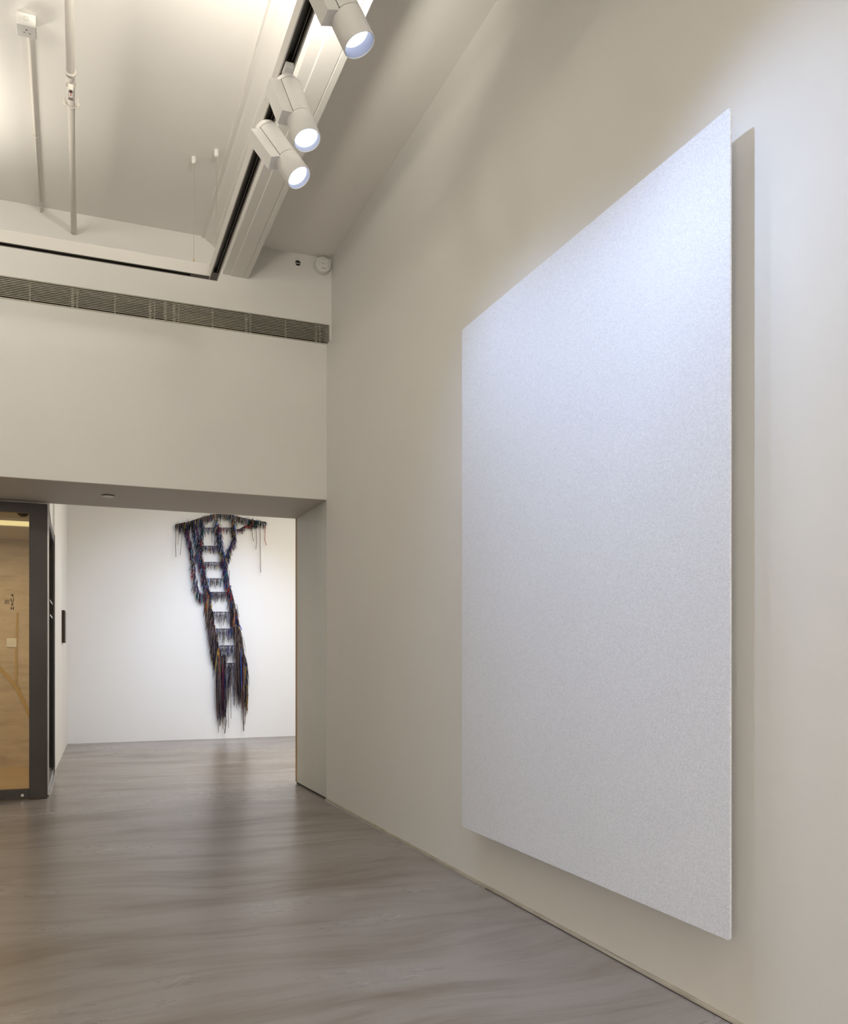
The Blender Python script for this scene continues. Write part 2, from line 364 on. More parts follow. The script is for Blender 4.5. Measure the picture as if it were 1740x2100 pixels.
# ---- glass door with mirrored PUSH lettering
def glass_door():
    root = struct(empty('door_1', (-.2, 7.12, 0)), 'dark bronze framed glass door at left with mirrored black PUSH lettering', 'door')
    y0, y1 = 7.085, 7.135
    MB().box((-.2625, y0, .004), (-.139, y1, 2.205)).build('stile', M['bronze'], root, bevel=.002)
    MB().box((-1.42, y0, .004), (-1.30, y1, 2.205)).build('stile', M['bronze'], root, bevel=.002)
    MB().box((-1.30, y0+.002, 2.132), (-.2625, y1-.002, 2.205)).build('top_rail', M['bronze'], root, bevel=.001)
    MB().box((-1.30, y0+.002, .006), (-.2625, y1-.002, .078)).build('bottom_rail', M['bronze'], root, bevel=.001)
    MB().box((-1.30, 7.108, .078), (-.2625, 7.118, 2.132)).build('glass_pane', M['glass'], root)
    p = at(46, 1631, 1, y0)
    MB().lathe([(0, 0), (.0095, 0), (.011, .003), (.011, .006), (0, .006)], frame_to((p.x, y0+.002, p.z), (0, -1, 0)), 20).build('floor_lock', M['chrome'], root, True)
    MB().box((-.1385, 7.13, .02), (-.128, 7.19, 2.2)).build('edge_profile', M['alu'], root)
    # lettering read from behind the glass: mirrored
    def letter(ch, px, py, h, mt, name='letter'):
        cu = bpy.data.curves.new('t', 'FONT'); cu.body = ch; cu.align_x = 'CENTER'; cu.align_y = 'CENTER'; cu.size = h*1.36; cu.extrude = .0004
        if name == 'letter': cu.offset = .0009
        t = bpy.data.objects.new('t', cu); COL.objects.link(t)
        dg = bpy.context.evaluated_depsgraph_get()
        me = bpy.data.meshes.new_from_object(t.evaluated_get(dg)); bpy.data.objects.remove(t)
        p = at(px, py, 1, 7.106)
        for v in me.vertices:
            x, y, z = v.co; v.co = (p.x-x, 7.1065-z, p.z+y)
        me.materials.clear(); me.materials.append(mt)
        o = bpy.data.objects.new(name, me); COL.objects.link(o); o.parent = root; o.matrix_parent_inverse = root.matrix_basis.inverted()
        o['label'] = 'mirrored black letter %s' % ch if name == 'letter' else 'mirrored grey Chinese character for push'
    for ch, py in zip('PUSH', (1222, 1231, 1239.3, 1247.7)): letter(ch, 25.3, py, .0235, M['dark'])
    letter('\u63a8', 14.3, 1235, .030, M['tag'], 'character')
glass_door()
# second leaf further left, out of the picture, closing the hall
r2 = struct(empty('window_1', (-3.2, 7.12, 0)), 'glazed bronze screen continuing left of the glass door', 'window')
MB().box((-4.99, 7.085, .004), (-1.43, 7.135, .078)).box((-4.99, 7.085, 2.13), (-1.43, 7.135, 2.205)).box((-3.25, 7.085, .078), (-3.15, 7.135, 2.13)).build('window_frame', M['bronze'], r2)
MB().box((-4.99, 7.105, .078), (-1.43, 7.115, 2.13)).build('glass_pane', M['glass'], r2)

# ---- second framed glass door, edge-on in the back room's left wall
d2 = struct(empty('door_2', (-.13, 7.9, 0)), 'dark framed glass door seen edge-on in the back room left wall', 'door')
def sk2(x, y): return Vector((x + .016*(y-7.2), y))
def slab(name, xa, xb, ya, yb, za, zb, m, lab=None):
    P = [(sk2(xa, ya)), (sk2(xb, ya)), (sk2(xb, yb)), (sk2(xa, yb))]
    o = MB().prism(P, lambda p: Vector((p[0], p[1], za)), lambda p: Vector((p[0], p[1], zb))).build(name, m, d2)
    if lab: o['label'] = lab
slab('stile', -.20, -.128, 8.55, 8.71, .004, 2.17, M['bronze'])
slab('stile', -.20, -.132, 7.20, 7.29, .004, 2.17, M['bronze'])
slab('top_rail', -.20, -.132, 7.29, 8.55, 2.09, 2.17, M['bronze'])
slab('bottom_rail', -.20, -.134, 7.29, 8.55, .004, .06, M['alu'])
slab('glass_pane', -.172, -.162, 7.29, 8.55, .06, 2.09, M['glass'])
slab('door_seal', -.146, -.1335, 8.36, 8.45, .01, 2.09, M['dark'])
slab('threshold', -.13, -.118, 7.22, 8.66, 0, .010, M['alu'])
slab('handle_bar', -.131, -.127, 7.45, 7.95, 1.50, 1.512, M['alu'])
slab('handle_bar', -.131, -.127, 7.45, 7.95, 1.385, 1.397, M['alu'])

# ================================================================ OBJECTS
# ---- the large pale panel
PX0 = XW-.080
pn = tag(empty('painting', (PX0, 2.78, .266)), 'huge blank pearly white sparkling panel floating off the right wall', 'painting')
Y0, Y1, Z0, Z1 = 1.899, 3.663, .266, 2.577
def rrect(y0, y1, z0, z1, r, n=5):
    pts = []
    for cy, cz_, a0 in ((y1-r, z1-r, 0), (y0+r, z1-r, 90), (y0+r, z0+r, 180), (y1-r, z0+r, 270)):
        for k in range(n+1):
            a = math.radians(a0+90*k/n); pts.append((cy+r*math.cos(a), cz_+r*math.sin(a)))
    return pts
MB().prism(rrect(Y0, Y1, Z0, Z1, .012), lambda p: Vector((PX0, *p)), lambda p: Vector((PX0+.007, *p))).build('painted_face', M['canvas'], pn, bevel=.002)
fr = MB(); ins = .22
for a in (((PX0+.007, Y0+ins, Z0+ins), (XW-.002, Y1-ins, Z0+ins+.05)), ((PX0+.007, Y0+ins, Z1-ins-.05), (XW-.002, Y1-ins, Z1-ins)),
          ((PX0+.007, Y0+ins, Z0+ins+.05), (XW-.002, Y0+ins+.05, Z1-ins-.05)), ((PX0+.007, Y1-ins-.05, Z0+ins+.05), (XW-.002, Y1-ins, Z1-ins-.05))): fr.box(*a)
fr.build('mounting_frame', M['alu'], pn)

# ---- suspended track frame
tr = tag(empty('lighting_track', (.81, 5.29, 3.32)), 'suspended white lighting track frame with black slot turning a corner below the ceiling', 'track')
def tx(y, dx=0): return .838-.0125*(5.32-y)+dx
ZT0, ZT1 = 3.325, 3.396
YC0, YC1 = 5.268, 5.318
def along(b, xa, xb, za, zb, ya=-2.5, yb=YC0):
    P = [(tx(ya, xa), ya), (tx(ya, xb), ya), (tx(yb, xb), yb), (tx(yb, xa), yb)]
    return b.prism(P, lambda p: Vector((p[0], p[1], za)), lambda p: Vector((p[0], p[1], zb)))
b = MB(); along(b, -.052, -.047, ZT0, ZT1, yb=YC1); along(b, -.006, 0, ZT0, ZT1, yb=YC1); along(b, -.047, -.006, ZT1-.01, ZT1, yb=YC1)
b.build('side_rail', M['rail'], tr)
b = MB().box((-4.5, YC0, ZT0+.002), (tx(5.3)-.05, YC0+.005, ZT1)).box((-4.5, YC1-.005, ZT0), (tx(5.3)-.002, YC1, ZT1)).box((-4.5, YC0+.005, ZT1-.01), (tx(5.3)-.05, YC1-.005, ZT1))
b.build('back_rail', M['rail'], tr)
b = MB(); along(b, -.047, -.006, ZT0+.022, ZT0+.03, yb=YC0-.06); b.box((-4.5, YC0+.005, ZT0+.02), (tx(5.3)-.16, YC1-.005, ZT0+.03)); b.build('slot', M['black'], tr)
b = MB()
along(b, -.047, -.040, ZT0+.0005, ZT0+.02, yb=YC0-.06); along(b, -.021, -.017, ZT0+.004, ZT0+.02, yb=YC0-.06); along(b, -.012, -.006, ZT0+.0005, ZT0+.02, yb=YC0-.06)
b.box((-4.5, YC0+.005, ZT0+.001), (tx(5.3)-.16, YC0+.013, ZT0+.02)).box((-4.5, YC1-.012, ZT0+.001), (tx(5.3)-.16, YC1-.005, ZT0+.02))
b.build('contact_strip', M['darkmetal'], tr)
b = MB(); along(b, -.047, -.006, ZT0+.001, ZT0+.02, ya=YC0-.06, yb=YC1-.005); b.box((tx(5.3)-.16, YC0+.005, ZT0+.001), (tx(5.3)-.048, YC1-.005, ZT0+.02))
b.build('corner_plate', M['darkmetal'], tr)

def wire(p0, zb, lab):
    r = tag(empty('suspension_wire', p0), lab, 'wire', 'track suspension wires')
    x, y, z = p0
    MB().lathe([(0, .014), (.013, .012), (.014, 0), (.014, -.022), (.011, -.030), (.004, -.034), (0, -.034)], Matrix.Translation((x, y, z-.008)), 20).build('ceiling_cup', M['white'], r, True)
    MB().tube([(x, y, z-.03), (x, y, zb)], .0013, 8).build('cable', M['wire'], r)
    MB().tube([(x, y, zb+.028), (x, y, zb+.006), (x, y, zb)], [.002, .005, .005], 10).build('gripper', M['brass_and_light_pool'], r)
wire((.695, 5.285, cz(5.28)+.001), ZT1, 'thin steel wire with white ceiling cup meeting the back rail of the light track')
wire((.808, 5.165, cz(5.16)+.001), ZT1, 'thin steel wire with white ceiling cup meeting the side rail of the light track')

# ---- track spotlights
def spotlight(mouth, axis, ya, L, lab, roll, power, aim, cone, body_r=.0535, rec=.018):
    """mouth centre, direction the lamp points, adapter position along track, length"""
    ax = Vector(axis).normalized(); mo = Vector(mouth); tail = mo-ax*L
    adp = Vector((tx(ya)-.027, ya, ZT0))
    root = tag(empty('track_spotlight', adp), lab, 'spotlight', 'spotlights on the ceiling track')
    F = frame_to(tail, ax, roll)      # z along the lamp, x sideways
    r = body_r
    dome = [(0, -.002), (r*.55, 0), (r*.80, .006), (r*.93, .016), (r, .034)]
    MB().lathe(dome+[(r, .036)], F, 48).build('rear_cap', M['lampwhite'], root, True)
    MB().lathe([(r-.0045, .0345), (r-.0045, .0375), (r-.0008, .0375), (r-.0008, L-.1025), (r-.005, L-.1025), (r-.005, L-.098)], F, 48).build('body', M['lampwhite'], root, True)
    MB().lathe([(r, L-.099), (r, L-.002), (r-.001, L), (r-.003, L), (r-.0035, L-.004), (r-.0035, L-.055), (r-.006, L-.06), (r-.006, L-.099)], F, 56, close=True).build('head', M['lampwhite'], root, True)
    MB().lathe([(r-.0040, L-.003), (r-.006-rec*.12, L-rec), (r-.005-rec*.12, L-rec-.002), (r-.0037, L-.006)], F, 48, close=True).build('reflector', M['reflector'], root, True)
    MB().lathe([(0, L-rec), (r-.006-rec*.12, L-rec), (r-.006-rec*.12, L-rec-.003), (0, L-rec-.003)], F, 40).build('lens', M['lens'], root)
    # driver box hugging one side of the body
    b = MB(); w_ = .030
    b.box((r-.012, -w_, .036), (r+.032, w_, L-.096), F)
    b.build('driver_box', M['lampwhite'], root, bevel=.0012)
    MB().box((r-.0135, -w_-.0035, .036), (r-.0115, -w_+.012, L-.097), F).build('seam_line', M['seam'], root)
    # adapter and swivel
    MB().box((-.016, -.034, -.022), (.016, .034, -.0005), Matrix.Translation(adp)).build('track_adapter', M['white'], root, bevel=.002)
    jt = adp+Vector((0, 0, -.022)); e = tail+ax*.012
    MB().tube([jt, jt+(e-jt)*.30, jt+(e-jt)*.32, jt+(e-jt)*.6, jt+(e-jt)*.62, e], [.015, .015, .010, .010, .014, .014], 20).build('swivel', M['white'], root, True)
    # its own light, just inside the mouth
    lamp('spotlight_lamp', 'SPOT', mo-ax*.012, aim, power, COOL, .022, cone, 1.0)
    return root
R_ = (-1, .1, 0)
def mouth(px, py, x): return at(px, py, 0, x)
spotlight(mouth(738, 93, .86), (.37, -.20, -.90), 2.72, .33, 'nearest white track spotlight, cut off by the top edge of the picture', (-.2, 1, 0), 19, (1.777, 2.35, 1.25), 92, rec=.034)
spotlight(mouth(630.6, 288, .85), (.20, -.36, -.91), 3.29, .30, 'middle white track spotlight pointing steeply down with fully glowing lens', (-.2, 1, 0), 24, (1.777, 2.80, 1.35), 98)
spotlight(mouth(614, 365, .89), (.42, -.40, -.82), 3.72, .30, 'farthest and lowest white track spotlight, tilted toward the big panel', (-.2, 1, 0), 20, (1.777, 3.30, 1.35), 102)
spotlight((.90, 1.98, 2.98), (.50, -.05, -.86), 1.93, .30, 'white track spotlight above the near end of the big panel', (-.2, 1, 0), 38, (1.777, 1.72, 1.48), 108)

# ---- air grille in the far wall
ZG0, ZG1 = ZS+.004, 3.520
def grille(xa, xb, lab, thin, double):
    r = tag(empty('air_grille', ((xa+xb)/2, YF, ZG0)), lab, 'grille', 'linear air grilles in the far wall')
    MB().box((xa, YF+.13, ZG0), (xb, YF+.155, ZG1)).build('dark_backing', M['alum_dark'], r)
    MB().box((xa, YF-.003, ZG0-.004), (xb, YF+.03, ZG0+.004)).box((xa, YF+.001, ZG1-.004), (xb, YF+.03, ZG1)).box((xa, YF+.001, ZG0), (xa+.004, YF+.03, ZG1)).box((xb-.004, YF+.001, ZG0), (xb, YF+.03, ZG1)).build('frame', M['slat'], r)
    n = 11; z0 = ZG0+.012; st = (ZG1-.008-z0)/n
    for k in range(n):
        z = z0+st*(k+.35)
        MB().box((xa+.004, YF+.002, z), (xb-.004, YF+.009, z+st*.36)).build('slat', M['slat'], r)
    for x in thin: MB().box((x-.004, YF+.012, ZG0+.010), (x+.004, YF+.034, ZG1-.006)).build('crossbar', M['slat'], r)
    for x in double:
        MB().box((x-.021, YF+.020, ZG0+.006), (x-.004, YF+.034, ZG1-.004)).build('crossbar', M['slat'], r)
        MB().box((x+.012, YF+.016, ZG0+.006), (x+.021, YF+.034, ZG1-.004)).build('crossbar', M['slat'], r)
    return r
g1 = grille(-4.8, .6235, 'long slotted metal air grille running off the left edge of the picture', [-1.5, -.95, -.227, .299], [-1.2, -.60, .045, .54])
g2 = grille(.6275, 1.798, 'right slotted metal air grille ending at the corner of the right wall', [.95, 1.472], [.70, 1.20, 1.715])
MB().box((.64, YF+.10, ZG0+.03), (1.18, YF+.12, ZG1-.02)).build('damper_plate', M['grille_plate'], g2)

# ---- round vent and smoke detector
c = (1.5595, YF, 3.938)
v = tag(empty('round_wall_vent', c), 'small round recessed wall outlet with a crossbar beside the smoke detector', 'vent')
F = frame_to(c, (0, -1, 0))
MB().lathe([(.020, .001), (.036, .001), (.036, .003), (.024, .006), (.021, .006), (.020, .003)], F, 40, close=True).build('rim', M['white'], v, True)
MB().lathe([(0, .0015), (.0205, .0015), (.0205, .0005), (0, .0005)], F, 32).build('dark_opening', M['dark'], v)
MB().box((-.019, -.006, .0015), (.019, .001, .005), F).build('crossbar', M['slat'], v)
c = (1.740, YF, 3.945)
s_ = tag(empty('smoke_detector', c), 'round white smoke detector in the top corner of the far wall', 'smoke detector')
F = frame_to(c, (0, -1, 0))
MB().lathe([(0, 0), (.062, 0), (.064, .003), (.064, .012), (.061, .016), (0, .016)], F, 48).build('base', M['white'], s_, True)
MB().lathe([(0, .016), (.060, .016), (.060, .022), (.058, .040), (.053, .047), (.045, .050), (0, .051)], F, 48).build('cover', M['white'], s_, True)
for k in range(26):
    if k % 13 in (3, 4, 9, 10): continue
    MB().box((.0375, -.0022, .0498), (.0395, .0022, .0505), F@Matrix.Rotation(2*PI*k/26, 4, 'Z')).build('vent_slot', M['tag'], s_)
for dx in (-.012, 0, .012): MB().box((dx-.003, -.034, .0500), (dx+.003, -.030, .0512), F).build('vent_slot', M['tag'], s_)
mk = MB()
for dx in (-.010, -.004, .003, .009): mk.box((dx-.002, -.002, .0500), (dx+.002, .001, .0513), F)
mk.build('printed_mark', M['tag'], s_)

# ---- sprinkler pipe
px_, pz = .016, 3.882
def pipx(y): return .0410-.0155*(6.22-y)+.0
sp = tag(empty('sprinkler_pipe', (.03, 5, pz)), 'thick painted sprinkler pipe with a pendent head running under the ceiling', 'pipe')
MB().tube([(pipx(-4.19), -4.19, pz), (pipx(4.53), 4.53, pz)], .0205, 28).tube([(pipx(4.60), 4.60, pz), (pipx(6.215), 6.215, pz)], .0200, 28).build('pipe', M['pipe'], sp, True)
MB().tube([(pipx(4.515), 4.515, pz), (pipx(4.52), 4.52, pz), (pipx(4.535), 4.535, pz), (pipx(4.54), 4.54, pz), (pipx(4.62), 4.62, pz), (pipx(4.625), 4.625, pz)],
          [.024, .0265, .0265, .0245, .0245, .021], 28).build('coupling', M['pipe'], sp, True)
hx, hy = pipx(4.60), 4.605
MB().lathe([(0, -.012), (.014, -.012), (.014, -.034), (.0125, -.036), (.0125, -.042), (.009, -.044), (0, -.044)], Matrix.Translation((hx, hy, pz)), 24).build('outlet', M['pipe'], sp, True)
hd = empty('sprinkler_head', (hx, hy, pz-.044)); hd.parent = sp; hd.matrix_parent_inverse = sp.matrix_basis.inverted()
pts1 = [Vector((hx-.006-.0055*math.sin(PI*t), hy, pz-.043-.038*t)) if t < .95 else Vector((hx-.002, hy, pz-.043-.038*t)) for t in [i/8 for i in range(9)]]
def sub(b, name, m, par, smooth=False):
    o = b.build(name, m, None, smooth); o.parent = par
    o.matrix_parent_inverse = (par.parent.matrix_basis @ par.matrix_parent_inverse @ par.matrix_basis).inverted() if par.parent else par.matrix_basis.inverted()
    return o
hd.matrix_parent_inverse = sp.matrix_basis.inverted()
def sub_of(par, b, name, m, smooth=False):
    bpy.context.view_layer.update()
    o = b.build(name, m, None, smooth); o.parent = par; o.matrix_parent_inverse = par.matrix_world.inverted(); return o
sub_of(hd, MB().tube(pts1, .0016, 8).tube([Vector((2*hx-p.x, p.y, p.z)) for p in pts1], .0016, 8), 'yoke', M['steel'], True)
sub_of(hd, MB().tube([(hx, hy, pz-.050), (hx, hy, pz-.068)], .0019, 10), 'glass_bulb', M['red'], True)
sub_of(hd, MB().lathe([(0, -.043), (.006, -.043), (.007, -.050), (.003, -.053), (0, -.053)], Matrix.Translation((hx, hy, pz)), 14), 'seat', M['seam'])
df = MB().lathe([(0, -.083), (.006, -.083), (.006, -.0845), (0, -.0845)], Matrix.Translation((hx, hy, pz)), 14)
for k in range(16): df.box((.005, -.0011, -.0842), (.0135, .0011, -.0832), Matrix.Translation((hx, hy, pz))@Matrix.Rotation(2*PI*k/16, 4, 'Z'))
sub_of(hd, df, 'deflector', M['steel'])
cy = 4.79; cx_ = pipx(cy)
cl = MB().lathe([(.0203, -.006), (.0228, -.006), (.0228, .006), (.0203, .006)], frame_to((cx_, cy, pz), (0, 1, 0)), 32, close=True)
cl.box((cx_-.042, cy-.006, pz-.002), (cx_-.021, cy+.006, pz+.002)).box((cx_+.021, cy-.006, pz-.002), (cx_+.042, cy+.006, pz+.002))
clo = cl.build('clamp', M['pipe'], sp, True)
for sx in (-1, 1):
    bx = cx_+sx*.032
    sub_of(clo, MB().tube([(bx, cy, pz-.011), (bx, cy, pz+.010)], .008, 12).tube([(bx, cy, pz+.010), (bx, cy, pz+.036)], .003, 10).tube([(bx, cy, pz-.017), (bx, cy, pz-.011)], .0042, 6), 'bolt', M['pipe'])

# ---- junction box with its conduit
jx, jy, jz = -.176, 4.455, cz(4.455)
jb_ = tag(empty('junction_box', (jx, jy, jz)), 'square white junction box on the ceiling at the end of a thin conduit', 'junction box')
MB().box((jx-.041, jy-.041, jz-.050), (jx+.041, jy+.041, jz-.001)).build('box_body', M['white'], jb_, bevel=.003)
MB().box((jx-.043, jy-.043, jz-.060), (jx+.043, jy+.043, jz-.0505)).build('lid', mat('lid_gloss', (.72, .71, .69), .22), jb_, bevel=.004)
MB().lathe([(.0095, 0), (.0105, 0), (.0105, .0008), (.0095, .0008)], frame_to((jx, jy-.041, jz-.026), (0, -1, 0)), 24, close=True).build('knockout', M['slat'], jb_)
for dx, dy, rr, mm in ((.000, -.012, .0034, 'dark'), (-.010, .008, .0035, 'steel'), (.014, .010, .0035, 'steel')):
    MB().lathe([(0, 0), (rr, 0), (rr, .0008), (0, .0008)], frame_to((jx+dx, jy+dy, jz-.0602), (0, 0, -1)), 12).build('screw', M[mm], jb_)
cn = tag(empty('conduit', (-.165, 5.2, 3.99)), 'thin painted conduit running along the ceiling from the junction box to the far wall', 'conduit')
MB().tube([(-.172, 4.497, cz(4.5)-.012), (-.160, 6.14, cz(6.14)-.012), (-.160, 6.17, cz(6.17)-.014), (-.160, 6.19, cz(6.19)-.026), (-.160, 6.219, cz(6.2)-.030)], .0088, 18).build('tube', M['pipe'], cn, True)
MB().lathe([(.0088, -.008), (.0112, -.008), (.0112, .008), (.0088, .008)], frame_to((-.1655, 5.39, cz(5.39)-.012), (0, 1, 0)), 20, close=True).box((-.182, 5.383, cz(5.39)-.004), (-.149, 5.397, cz(5.39))).build('saddle_clip', M['pipe'], cn, True)
MB().lathe([(.0088, -.012), (.0118, -.012), (.0118, .006), (.0088, .006)], frame_to((-.160, 6.14, cz(6.14)-.012), (0, 1, 0)), 20, close=True).build('elbow_collar', M['white'], cn, True)

# ---- disc in the soffit
p = at(222, 1018, 2, ZH-.01)
dc = tag(empty('sprinkler_cover_plate', (p.x, p.y, ZH-.004)), 'small flat white disc on the grey soffit over the opening', 'cover plate')
MB().lathe([(0, -.006), (.042, -.006), (.044, -.009), (.044, -.010), (.040, -.012), (0, -.0125)], Matrix.Translation((p.x, p.y, ZH)), 40).build('disc', M['white'], dc, True)
MB().lathe([(0, 0), (.045, 0), (.045, -.006), (0, -.006)], Matrix.Translation((p.x, p.y-.004, ZH-.0035)), 40).build('shadow_ring', M['seam'], dc)

# ---- hall things seen through the glass
p = at(24, 1318, 1, 9.245)
sw = tag(empty('wall_switch', p), 'square cream wall switch on the travertine hall wall', 'switch')
MB().box((p.x-.043, 9.238, p.z-.043), (p.x+.043, 9.249, p.z+.043)).build('plate', M['white'], sw, bevel=.003)
for dx in (-.018, .018): MB().box((p.x+dx-.012, 9.235, p.z-.018), (p.x+dx+.012, 9.238, p.z+.018)).build('rocker', M['white'], sw, bevel=.001)
p = at(47, 1046, 1, 7.45)
dm = tag(empty('dome_camera', (p.x, 7.45, 2.2)), 'small dark dome camera on the hall ceiling behind the door head', 'camera')
MB().lathe([(.040, 0), (.058, 0), (.056, -.018), (.046, -.022), (.042, -.020)], Matrix.Translation((p.x, 7.45, 2.199)), 32, close=True).build('ring', M['chrome'], dm, True)
MB().lathe([(.043, -.005), (.042, -.022), (.034, -.036), (.018, -.045), (0, -.048)], Matrix.Translation((p.x, 7.45, 2.2)), 32).build('dome', M['black'], dm, True)
def flat_strip(name, pts, half, lab):  # flat ochre shapes standing in for a pool of light on the hall wall
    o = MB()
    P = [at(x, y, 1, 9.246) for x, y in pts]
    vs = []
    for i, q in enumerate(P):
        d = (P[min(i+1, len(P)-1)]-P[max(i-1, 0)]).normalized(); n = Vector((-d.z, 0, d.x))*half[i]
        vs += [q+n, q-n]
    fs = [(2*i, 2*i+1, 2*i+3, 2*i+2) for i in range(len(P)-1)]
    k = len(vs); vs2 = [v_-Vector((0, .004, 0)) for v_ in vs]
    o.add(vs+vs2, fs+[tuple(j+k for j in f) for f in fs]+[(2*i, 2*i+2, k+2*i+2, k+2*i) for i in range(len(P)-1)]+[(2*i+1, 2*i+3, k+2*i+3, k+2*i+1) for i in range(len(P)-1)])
    return tag(o.build(name, M['brass_and_light_pool']), lab, 'strip')
flat_strip('light_pool_strip', [(35.5, 1256), (34.5, 1290), (33, 1330), (32.5, 1402)], [.008, .009, .009, .010], 'upright ochre strip painted in for light on the hall wall beside the wall switch')
flat_strip('light_pool_slant', [(-45, 1325), (-20, 1350), (0, 1371), (18, 1390), (34, 1411), (46, 1434), (57, 1458), (66, 1482)], [.014, .017, .019, .019, .019, .019, .017, .015], 'slanting ochre strip painted in for a pool of light on the hall wall below the switch, running down behind the door frame')

# ---- little dark piece on the back room's left wall
bxm = tag(empty('framed_piece', (-.05, 10.1, 1.22)), 'small dark brown boxed frame on the back room left wall, seen edge-on', 'frame')
q0 = Vector((-.1080+.0393*(10.05-8.72), 10.05)); q1 = Vector((-.1080+.0393*(10.33-8.72), 10.33))
def pr(xa, xb, za, zb): 
    P = [(q0.x+xa, q0.y), (q0.x+xb, q0.y), (q1.x+xb, q1.y), (q1.x+xa, q1.y)]
    return MB().prism(P, lambda p: Vector((p[0], p[1], za)), lambda p: Vector((p[0], p[1], zb)))
pr(.001, .030, 1.218, 1.565).build('box', M['brown'], bxm, bevel=.002)
pr(.0305, .034, 1.235, 1.550).build('front_panel', mat('dark_front', (.03, .015, .01), .25), bxm)

# ================================================================ the hanging cord ladder
BW = 11.52
la = tag(empty('cord_ladder_sculpture', (1.85, BW, .2)), 'tall ladder-like hanging of knotted multicoloured cords on the back room wall', 'wall hanging')
NAVY = (.012, .016, .06); BLK = (.008, .007, .009); CHAR = (.035, .032, .04); TAUPE = (.16, .125, .11); MAUVE = (.11, .075, .085)
TAN = (.30, .23, .17); RED = (.36, .015, .03); BLUE = (.03, .12, .45); SKY = (.18, .36, .62); TEAL = (.01, .14, .13); PURP = (.09, .04, .24)
YEL = (.62, .42, .06); ORG = (.50, .16, .04); GRY = (.22, .22, .25); WHT = (.75, .75, .74); MAR = (.10, .012, .03)
UP = [NAVY]*9+[BLK]*9+[CHAR]*9+[MAUVE]*3+[TAUPE]*4+[GRY]*6+[PURP]*2+[BLUE]*2+[RED]*3+[SKY]*3+[TEAL]*3+[MAR]*3+[ORG]+[YEL]+[WHT]
TOP = [BLK]*5+[CHAR]*5+[TAUPE]*5+[TAN]*4+[GRY]*2+[NAVY]*2+[TEAL]+[RED]+[YEL]+[BLUE]
RG = [CHAR]*5+[GRY]*4+[MAUVE]*4+[NAVY]*4+[PURP]+[BLUE]+[TAUPE]
BRN = (.13, .085, .06)
LOW = [BLK]*14+[TAUPE]*10+[BRN]*9+[MAUVE]*8+[CHAR]*6+[MAR]*3+[ORG]+[YEL]+[BLUE]+[NAVY]*4+[TAN]*2
def jit(c): k = random.uniform(.75, 1.25); return tuple(min(1, max(0, x*k)) for x in c)
def strand(b, x, y, dx, dy, off, pal, r=.004, wig=1.0, curve=0):
    n = max(4, min(10, int(abs(dy)/9)+3)); curve += max(-1.3, min(1.3, random.gauss(0, .35+.008*abs(dy)))); pts = []; rs = []
    o2 = off*random.uniform(.3, .95)
    px, py = x, y
    for i in range(n):
        t = i/(n-1)
        jx = random.gauss(0, .25*wig) if i else 0
        X = x+dx*(t**.7)+jx+curve*math.sin(PI*t); Y = y+dy*t
        pts.append(at(X, Y, 1, BW-(off*(1-t)+o2*t+.006))); rs.append(r*(1 if t < .6 else 1-.45*(t-.6)/.4))
    b.tube(pts, rs, 4, True, jit(random.choice(pal)))
def lerp(P, t):
    L = [math.dist(P[i], P[i+1]) for i in range(len(P)-1)]; s = t*sum(L)
    for i, l in enumerate(L):
        if s <= l or i == len(L)-1:
            k = min(1, s/l); return (P[i][0]+(P[i+1][0]-P[i][0])*k, P[i][1]+(P[i+1][1]-P[i][1])*k)
        s -= l
def fringe(name, P, cnt, ln, spread, pal, off=.05, r=.004, jitter=1.0, core=True, lean=0, up=0):
    b = MB()
    if core: b.tube([at(x, y, 1, BW-off) for x, y in P], .004, 6, True, BLK)
    cnt = int(cnt*1.25); r *= .72
    for i in range(cnt):
        x, y = lerp(P, (i+random.random())/cnt)
        l = random.uniform(*ln)
        if random.random() < up: l = -l*.35
        strand(b, x+random.gauss(0, jitter*.30), y+random.gauss(0, jitter*.4), random.gauss(lean, spread), l, off*random.uniform(.5, 1.7), pal, r*random.uniform(.6, 1.25))
    return b.build(name, M['strand'], la)
top = [(360, 1076), (372, 1073), (385, 1071), (400, 1066), (420, 1060), (438, 1055), (455, 1054), (475, 1056), (497, 1062), (520, 1067), (546, 1071)]
fringe('top_fringe', top, 400, (5, 17), 2.0, TOP, r=.0036, up=.06)
fringe('top_fringe', [(368, 1074), (385, 1071), (398, 1068), (412, 1065)], 110, (10, 24), 2.0, UP+TOP, r=.004)
fringe('top_fringe', [(512, 1068), (520, 1070), (530, 1070)], 60, (4, 15), 4.0, [BLK, CHAR, BLK, NAVY, YEL, TEAL], r=.005, up=.15)
fringe('side_swag', [(485, 1086), (492, 1085), (500, 1080), (508, 1077), (516, 1079)], 55, (3, 11), 3, [BLK, CHAR, RED, NAVY, MAUVE], r=.004)
